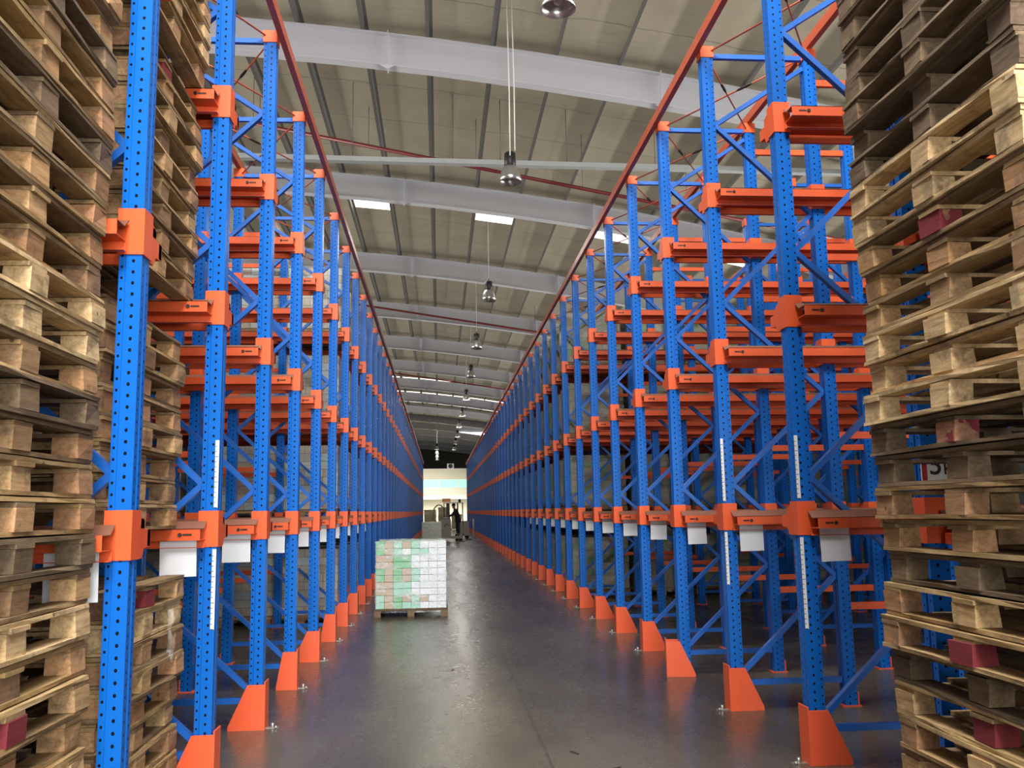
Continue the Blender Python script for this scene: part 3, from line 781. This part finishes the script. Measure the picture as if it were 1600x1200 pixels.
# pair of thin white conduits dropping to the cable tray near the second lamp
ty = 19.8
t = thing('cable_tray', (0, ty, 9.5), 'straight galvanised cable tray spanning the hall on thin hangers', 'cable tray')
def tz(x): return -.0125 * (x + .5)
b = MB()
b.add([(-20, -.09, tz(-20)), (15, -.09, tz(15)), (15, .09, tz(15)), (-20, .09, tz(-20)), (-20, -.09, tz(-20) + .11), (15, -.09, tz(15) + .11), (15, .09, tz(15) + .11), (-20, .09, tz(-20) + .11)],
      [(0, 3, 2, 1), (0, 1, 5, 4), (2, 3, 7, 6), (4, 5, 6, 7)])
b.build('channel', M['galv'], t)
for x in (-16, -12.5, -9.2, -6.1, -4.2, -1.95, .35, 1.45, 3.0, 5.1, 7.4, 10.4, 13.5):
    if roof_z(x) - 9.5 > .15: MB().tube([(x, 0, tz(x) + .1), (x, 0, roof_z(x) - 9.5 - .02)], .008, 6).build('hanger_rod', M['purlin'], t)
t = thing('conduit_drop', (1.32, 15.6, 7.9), 'pair of thin white cables dropping from the roof above the second lamp', 'cable')
for dx in (0, .09): MB().tube([(dx, 0, .1 + dx), (dx + .005, 0, 1.4), (dx - .01, .05, roof_z(1.32) - 7.94)], .011, 7).build('cable', M['white'], t)
for k, (x0, z0, x1, z1, yy, dsc) in enumerate(((-4.887, 11.028, 5.839, 8.962, 21, 'nearest'), (-3.24, 10.69, 5.675, 9.29, 39.3, 'middle'), (-3.08, 10.66, 4.53, 9.49, 58.6, 'farthest'))):
    sl = (z1 - z0) / (x1 - x0)
    xa, xb = (-4.9, 12) if k == 0 else (-12, 12)
    t = thing('sprinkler_pipe', (0, yy, z0 - sl * x0), '%s of the sloping dark red pipes crossing under the roof' % dsc, 'pipe')
    MB().tube([(xa, 0, sl * xa), (xb, 0, sl * xb)], .045, 10).build('pipe', M['pipe'], t)
    x = xa + .6
    while x < xb:
        zt = roof_z(x) - (z0 - sl * x0) - .02
        if zt - sl * x > .2: MB().tube([(x, 0, sl * x + .04), (x, 0, zt)], .008, 6).build('hanger_rod', M['purlin'], t)
        x += 1.31 * 2
# ------------------------------------------------------------------ far end of the aisle
def skinned(name, verts, edges, radii, m, parent, sub=1, root=0):
    me = bpy.data.meshes.new(name); me.from_pydata(verts, edges, []); o = bpy.data.objects.new(name, me); COL.objects.link(o)
    md = o.modifiers.new('s', 'SKIN'); md.use_smooth_shade = True
    for i, d in enumerate(me.skin_vertices[0].data): d.radius = (radii[i], radii[i]) if not isinstance(radii[i], tuple) else radii[i]; d.use_root = (i == root)
    sb = o.modifiers.new('u', 'SUBSURF'); sb.levels = sub; sb.render_levels = sub
    dg = bpy.context.evaluated_depsgraph_get(); dg.update()
    m2 = bpy.data.meshes.new_from_object(o.evaluated_get(dg)); bpy.data.objects.remove(o)
    m2.materials.clear(); m2.materials.append(m)
    for p in m2.polygons: p.use_smooth = True
    return link(name, m2, parent)
skin_m = mat('skin', (.42, .22, .14), .55); navy = mat('navy cloth', (.018, .022, .05), .85); hair_m = mat('dark hair', (.012, .009, .008), .6)
greyc = mat('pale grey cloth', (.42, .42, .46), .85)
TY = 49.0
person = thing('person', (.98, TY, .27), 'person in a dark navy suit standing on the truck platform, leaning to its controls', 'person', rz=0); person.scale = (1.12, 1.12, 1.03)
# faces -x (left); origin at the feet
V = [(0, 0, .86), (-.03, 0, 1.02), (-.09, 0, 1.22), (-.13, 0, 1.33), (-.165, 0, 1.40), (-.20, 0, 1.47), (-.215, 0, 1.56),      # pelvis..head 0-6
     (0, -.09, .82), (.0, -.10, .45), (.03, -.10, .08), (-.10, -.10, .03),                                                    # near leg 7-10
     (0, .09, .82), (-.04, .10, .45), (0, .10, .08), (-.13, .10, .03),                                                         # far leg 11-14
     (-.12, -.18, 1.30), (-.26, -.21, 1.06), (-.46, -.17, 1.00), (-.53, -.16, 1.0),                                            # near arm 15-18
     (-.12, .18, 1.30), (-.28, .21, 1.08), (-.50, .17, 1.0), (-.57, .16, 1.0)]                                                  # far arm 19-22
Ed = [(0, 1), (1, 2), (2, 3), (3, 4), (4, 5), (5, 6), (0, 7), (7, 8), (8, 9), (9, 10), (0, 11), (11, 12), (12, 13), (13, 14), (3, 15), (15, 16), (16, 17), (17, 18), (3, 19), (19, 20), (20, 21), (21, 22)]
Rd = [.08, .08, .09, .07, .05, .078, .085, .085, .06, .042, .035, .085, .06, .042, .035, .052, .042, .03, .034, .052, .042, .03, .034]
Vf, Ef, Rf = list(V), list(Ed), list(Rd)
for hb, sgn in ((18, -1), (22, 1)):
    hx, hy, hz_ = V[hb]
    for q in range(4):
        i = len(Vf); ln_ = (.045, .052, .05, .04)[q]; yy = hy + (q - 1.5) * .02
        Vf += [(hx - .035, yy, hz_), (hx - .035 - ln_ * .6, yy, hz_ - .006), (hx - .035 - ln_, yy, hz_ - .025)]; Ef += [(hb, i), (i, i + 1), (i + 1, i + 2)]; Rf += [.009, .0085, .007]
    i = len(Vf); Vf += [(hx - .005, hy - sgn * .035, hz_ - .005), (hx - .035, hy - sgn * .05, hz_ - .015)]; Ef += [(hb, i), (i, i + 1)]; Rf += [.01, .008]
body = skinned('body', Vf, Ef, Rf, skin_m, person, 1)
skinned('jacket', V[:5] + V[15:18] + V[19:22], [(0, 1), (1, 2), (2, 3), (3, 4), (3, 5), (5, 6), (6, 7), (3, 8), (8, 9), (9, 10)], [.135, .13, .148, .115, .062, .07, .057, .045, .07, .057, .045], navy, person)
skinned('trousers', [V[0], V[7], V[8], V[9], V[11], V[12], V[13]], [(0, 1), (1, 2), (2, 3), (0, 4), (4, 5), (5, 6)], [.135, .105, .08, .065, .105, .08, .065], navy, person)
skinned('collar', [(-.03, 0, 1.36), (-.11, -.12, 1.365), (-.11, .12, 1.365)], [(0, 1), (0, 2)], [.05, .045, .045], greyc, person)
for s in (-.10, .10): skinned('shoe', [(.06, s, .04), (-.04, s, .045), (-.15, s, .03)], [(0, 1), (1, 2)], [.04, .045, .035], M['rubber'], person)
def ball(c, r, n=14):
    prof = [(max(.0005, math.sin(math.pi * k / n)) * r[0], -math.cos(math.pi * k / n) * r[2]) for k in range(n + 1)]
    return MB().lathe(prof, c, 16)
ball((-.20, 0, 1.60), (.093, .093, .085)).build('hair', hair_m, person)
b = ball((-.302, 0, 1.535), (.014, 0, .022)); b.build('nose', skin_m, person)
for s in (-1, 1): ball((-.292, s * .03, 1.56), (.010, 0, .008)).build('eye', M['black'], person); ball((-.21, s * .083, 1.545), (.016, 0, .028)).build('ear', skin_m, person)
MB().box(-.30, -.288, -.025, .025, 1.497, 1.503).build('mouth', mat('lips', (.3, .1, .08), .5), person)

tr = thing('stand_on_truck', (.66, TY, 0), 'warm grey stand-on warehouse truck with overhead guard, parked at the aisle far end', 'truck')
b = MB().prism([(-.58, .14), (-.05, .14), (-.05, 1.12), (-.16, 1.18), (-.52, 1.18), (-.58, 1.10)], 'y', -.38, .38)
b.build('body', M['truckgrey'], tr)
MB().box(-.05, .58, -.38, .38, .12, .24).box(-.05, .55, -.36, .36, .24, .262).build('platform', M['truckgrey'], tr)
MB().prism([(.44, .24), (.56, .24), (.60, .6), (.56, 1.02), (.48, 1.02), (.46, .6)], 'y', -.36, -.30).build('side_panel', M['truckgrey'], tr)
MB().box(-.54, -.08, -.34, .34, 1.18, 1.215).build('console', M['black'], tr)
MB().prism([(-.50, 1.215), (-.12, 1.215), (-.2, 1.25), (-.44, 1.25)], 'y', -.2, .2).build('clipboard', M['white'], tr)
MB().box(-.30, -.12, .10, .34, 1.215, 2.02).build('mast', M['black'], tr)
MB().box(-.46, .62, -.36, .36, 2.0, 2.05).build('overhead_guard', M['white'], tr)
for x_, y_ in ((.58, -.33), (.58, .33), (-.42, .33)): MB().tube([(x_, y_, .25), (x_, y_, 2.0)], .022, 8).build('guard_post', M['black'], tr)
MB().box(-.52, -.06, -.12, .12, 2.07, 2.26).build('beacon_panel', M['amber'], tr)
MB().tube([(.42, 0, 2.05), (.42, 0, 2.22)], .07, 12).build('warning_light', M['black'], tr)
for x_ in (-.42, .26, .46):
    for s in (-1, 1):
        o = MB().lathe([(0, -.04), (.085, -.04), (.09, -.03), (.09, .03), (.085, .04), (0, .04)], n=18).build('wheel', M['rubber'], tr, (x_, s * .30, .09)); o.rotation_euler.x = R(90)
MB().box(-.44, -.34, -.383, -.381, .82, .87).box(-.40, -.36, -.383, -.381, .74, .84).box(-.34, -.22, -.383, -.381, .87, .92).box(-.26, -.2, -.383, -.381, .80, .85).box(-.2, -.12, -.383, -.381, .79, .82).build('emblem', M['black'], tr)
t = thing('warehouse_truck', (1.42, 53.2, 0), 'second grey warehouse truck partly hidden behind the standing driver', 'truck')
MB().prism([(-.42, .16), (.28, .16), (.28, .95), (.2, 1.0), (-.36, 1.0), (-.42, .9)], 'y', -.4, .4).build('body', M['truckgrey'], t)
for s in (-1, 1): MB().box(-.40, -.33, s * .3 - .03, s * .3 + .03, 1.0, 2.1).build('mast_rail', M['black'], t)
for x_ in (-.25, .15):
    for s in (-1, 1):
        o = MB().lathe([(0, -.05), (.12, -.05), (.13, 0), (.12, .05), (0, .05)], n=18).build('wheel', M['rubber'], t, (x_, s * .3, .13)); o.rotation_euler.x = R(90)
M['cartonF'] = carton_mat('pale green cartons', [(.50, .56, .40), (.56, .58, .44), (.44, .55, .40), (.60, .60, .5)], .3, .14, .35, (.2, .2, .15), .7)
t = thing('wrapped_pallet_load', (-.42, 48.4, 0), 'pale green wrapped load standing left of the stand-on truck', 'pallet load')
for nm, me in (('pallet', PALM), ('stretch_wrap', WRAPM)): link(nm, me, t)
b = MB(); x, y = LW[0] / 2, LW[1] / 2
for r in range(6): b.box(-x, x, -y, y, .134 + r * .15, .134 + r * .15 + .147)
b.build('carton_stack', M['cartonF'], t)
M['cartonY'] = carton_mat('yellow buff cartons', [(.62, .52, .28), (.68, .58, .33), (.55, .45, .25), (.7, .62, .4)], .35, .2, .5, (.2, .15, .08), .1)
for k, (x_, y_, w_, h_) in enumerate(((-.74, 72, 1.0, 1.55), (.36, 75, 1.0, 1.75), (1.45, 78, .9, 1.3))):
    t = thing('carton_load', (x_, y_, 0), ('buff carton load at the rack end, left of the arch', 'tall buff carton load directly behind the wrapped load and truck', 'lower buff carton load seen behind the truck guard')[k], 'pallet load')
    link('pallet', PALM, t)
    b = MB(); r = 0; z = .134
    while z < h_: b.box(-w_ / 2 + random.uniform(0, .04), w_ / 2 - random.uniform(0, .04), -.5, .5, z, z + .195); z += .2
    b.build('carton_stack', M['cartonY'], t)
pts = [(-.45, 0, 0), (-.45, 0, 1.3), (-.38, 0, 1.75), (-.2, 0, 2.0), (0, 0, 2.08), (.2, 0, 2.0), (.38, 0, 1.75), (.45, 0, 1.3), (.45, 0, 0)]
t = thing('strapping_machine', (-.05, 68.5, 0), 'buff arched strapping machine frame behind the wrapped load', 'machine')
MB().tube(pts, .05, 8).build('arch', mat('buff paint', (.55, .47, .27), .5), t)
MB().box(-.6, .6, -.3, .3, .55, .85).build('table', M['truckgrey'], t)
for x_ in (-.55, .55): MB().box(x_ - .04, x_ + .04, -.25, .25, 0, .55).build('leg', M['truckgrey'], t)
for x_, y_, h_, lab in ((2.14, 57.6, 1.06, 'taller thin white bollard at the foot of the far right rack'), (2.14, 71.0, .5, 'short white bollard at the foot of the far right rack')):
    t = thing('bollard', (x_, y_, 0), lab, 'bollard')
    MB().tube([(0, 0, 0), (0, 0, h_), (0, 0, h_ + .03)], [.055, .055, .03], 12).build('pole', M['white'], t)
    MB().box(-.09, .09, -.09, .09, 0, .015).build('base', M['white'], t)
# scraps of debris on the floor
for x_, y_, a in ((1.05, 5.62, .5), (.86, 6.0, 2.1), (.12, 9.2, 1.4)):
    o = MB().prism([(-.04, -.006), (.03, -.01), (.05, .002), (.0, .010), (-.05, .004)], 'z', 0, .004).build('wood_splinter', M['slot'], None, (x_, y_, .0005)); o.rotation_euler.z = a
    tag(o, {1.05: 'dark splinter lying on the near aisle floor, right of the other near one', .86: 'dark splinter lying on the near aisle floor, the farther of two', .12: 'dark splinter on the aisle floor before the wrapped load'}[x_], 'splinter')
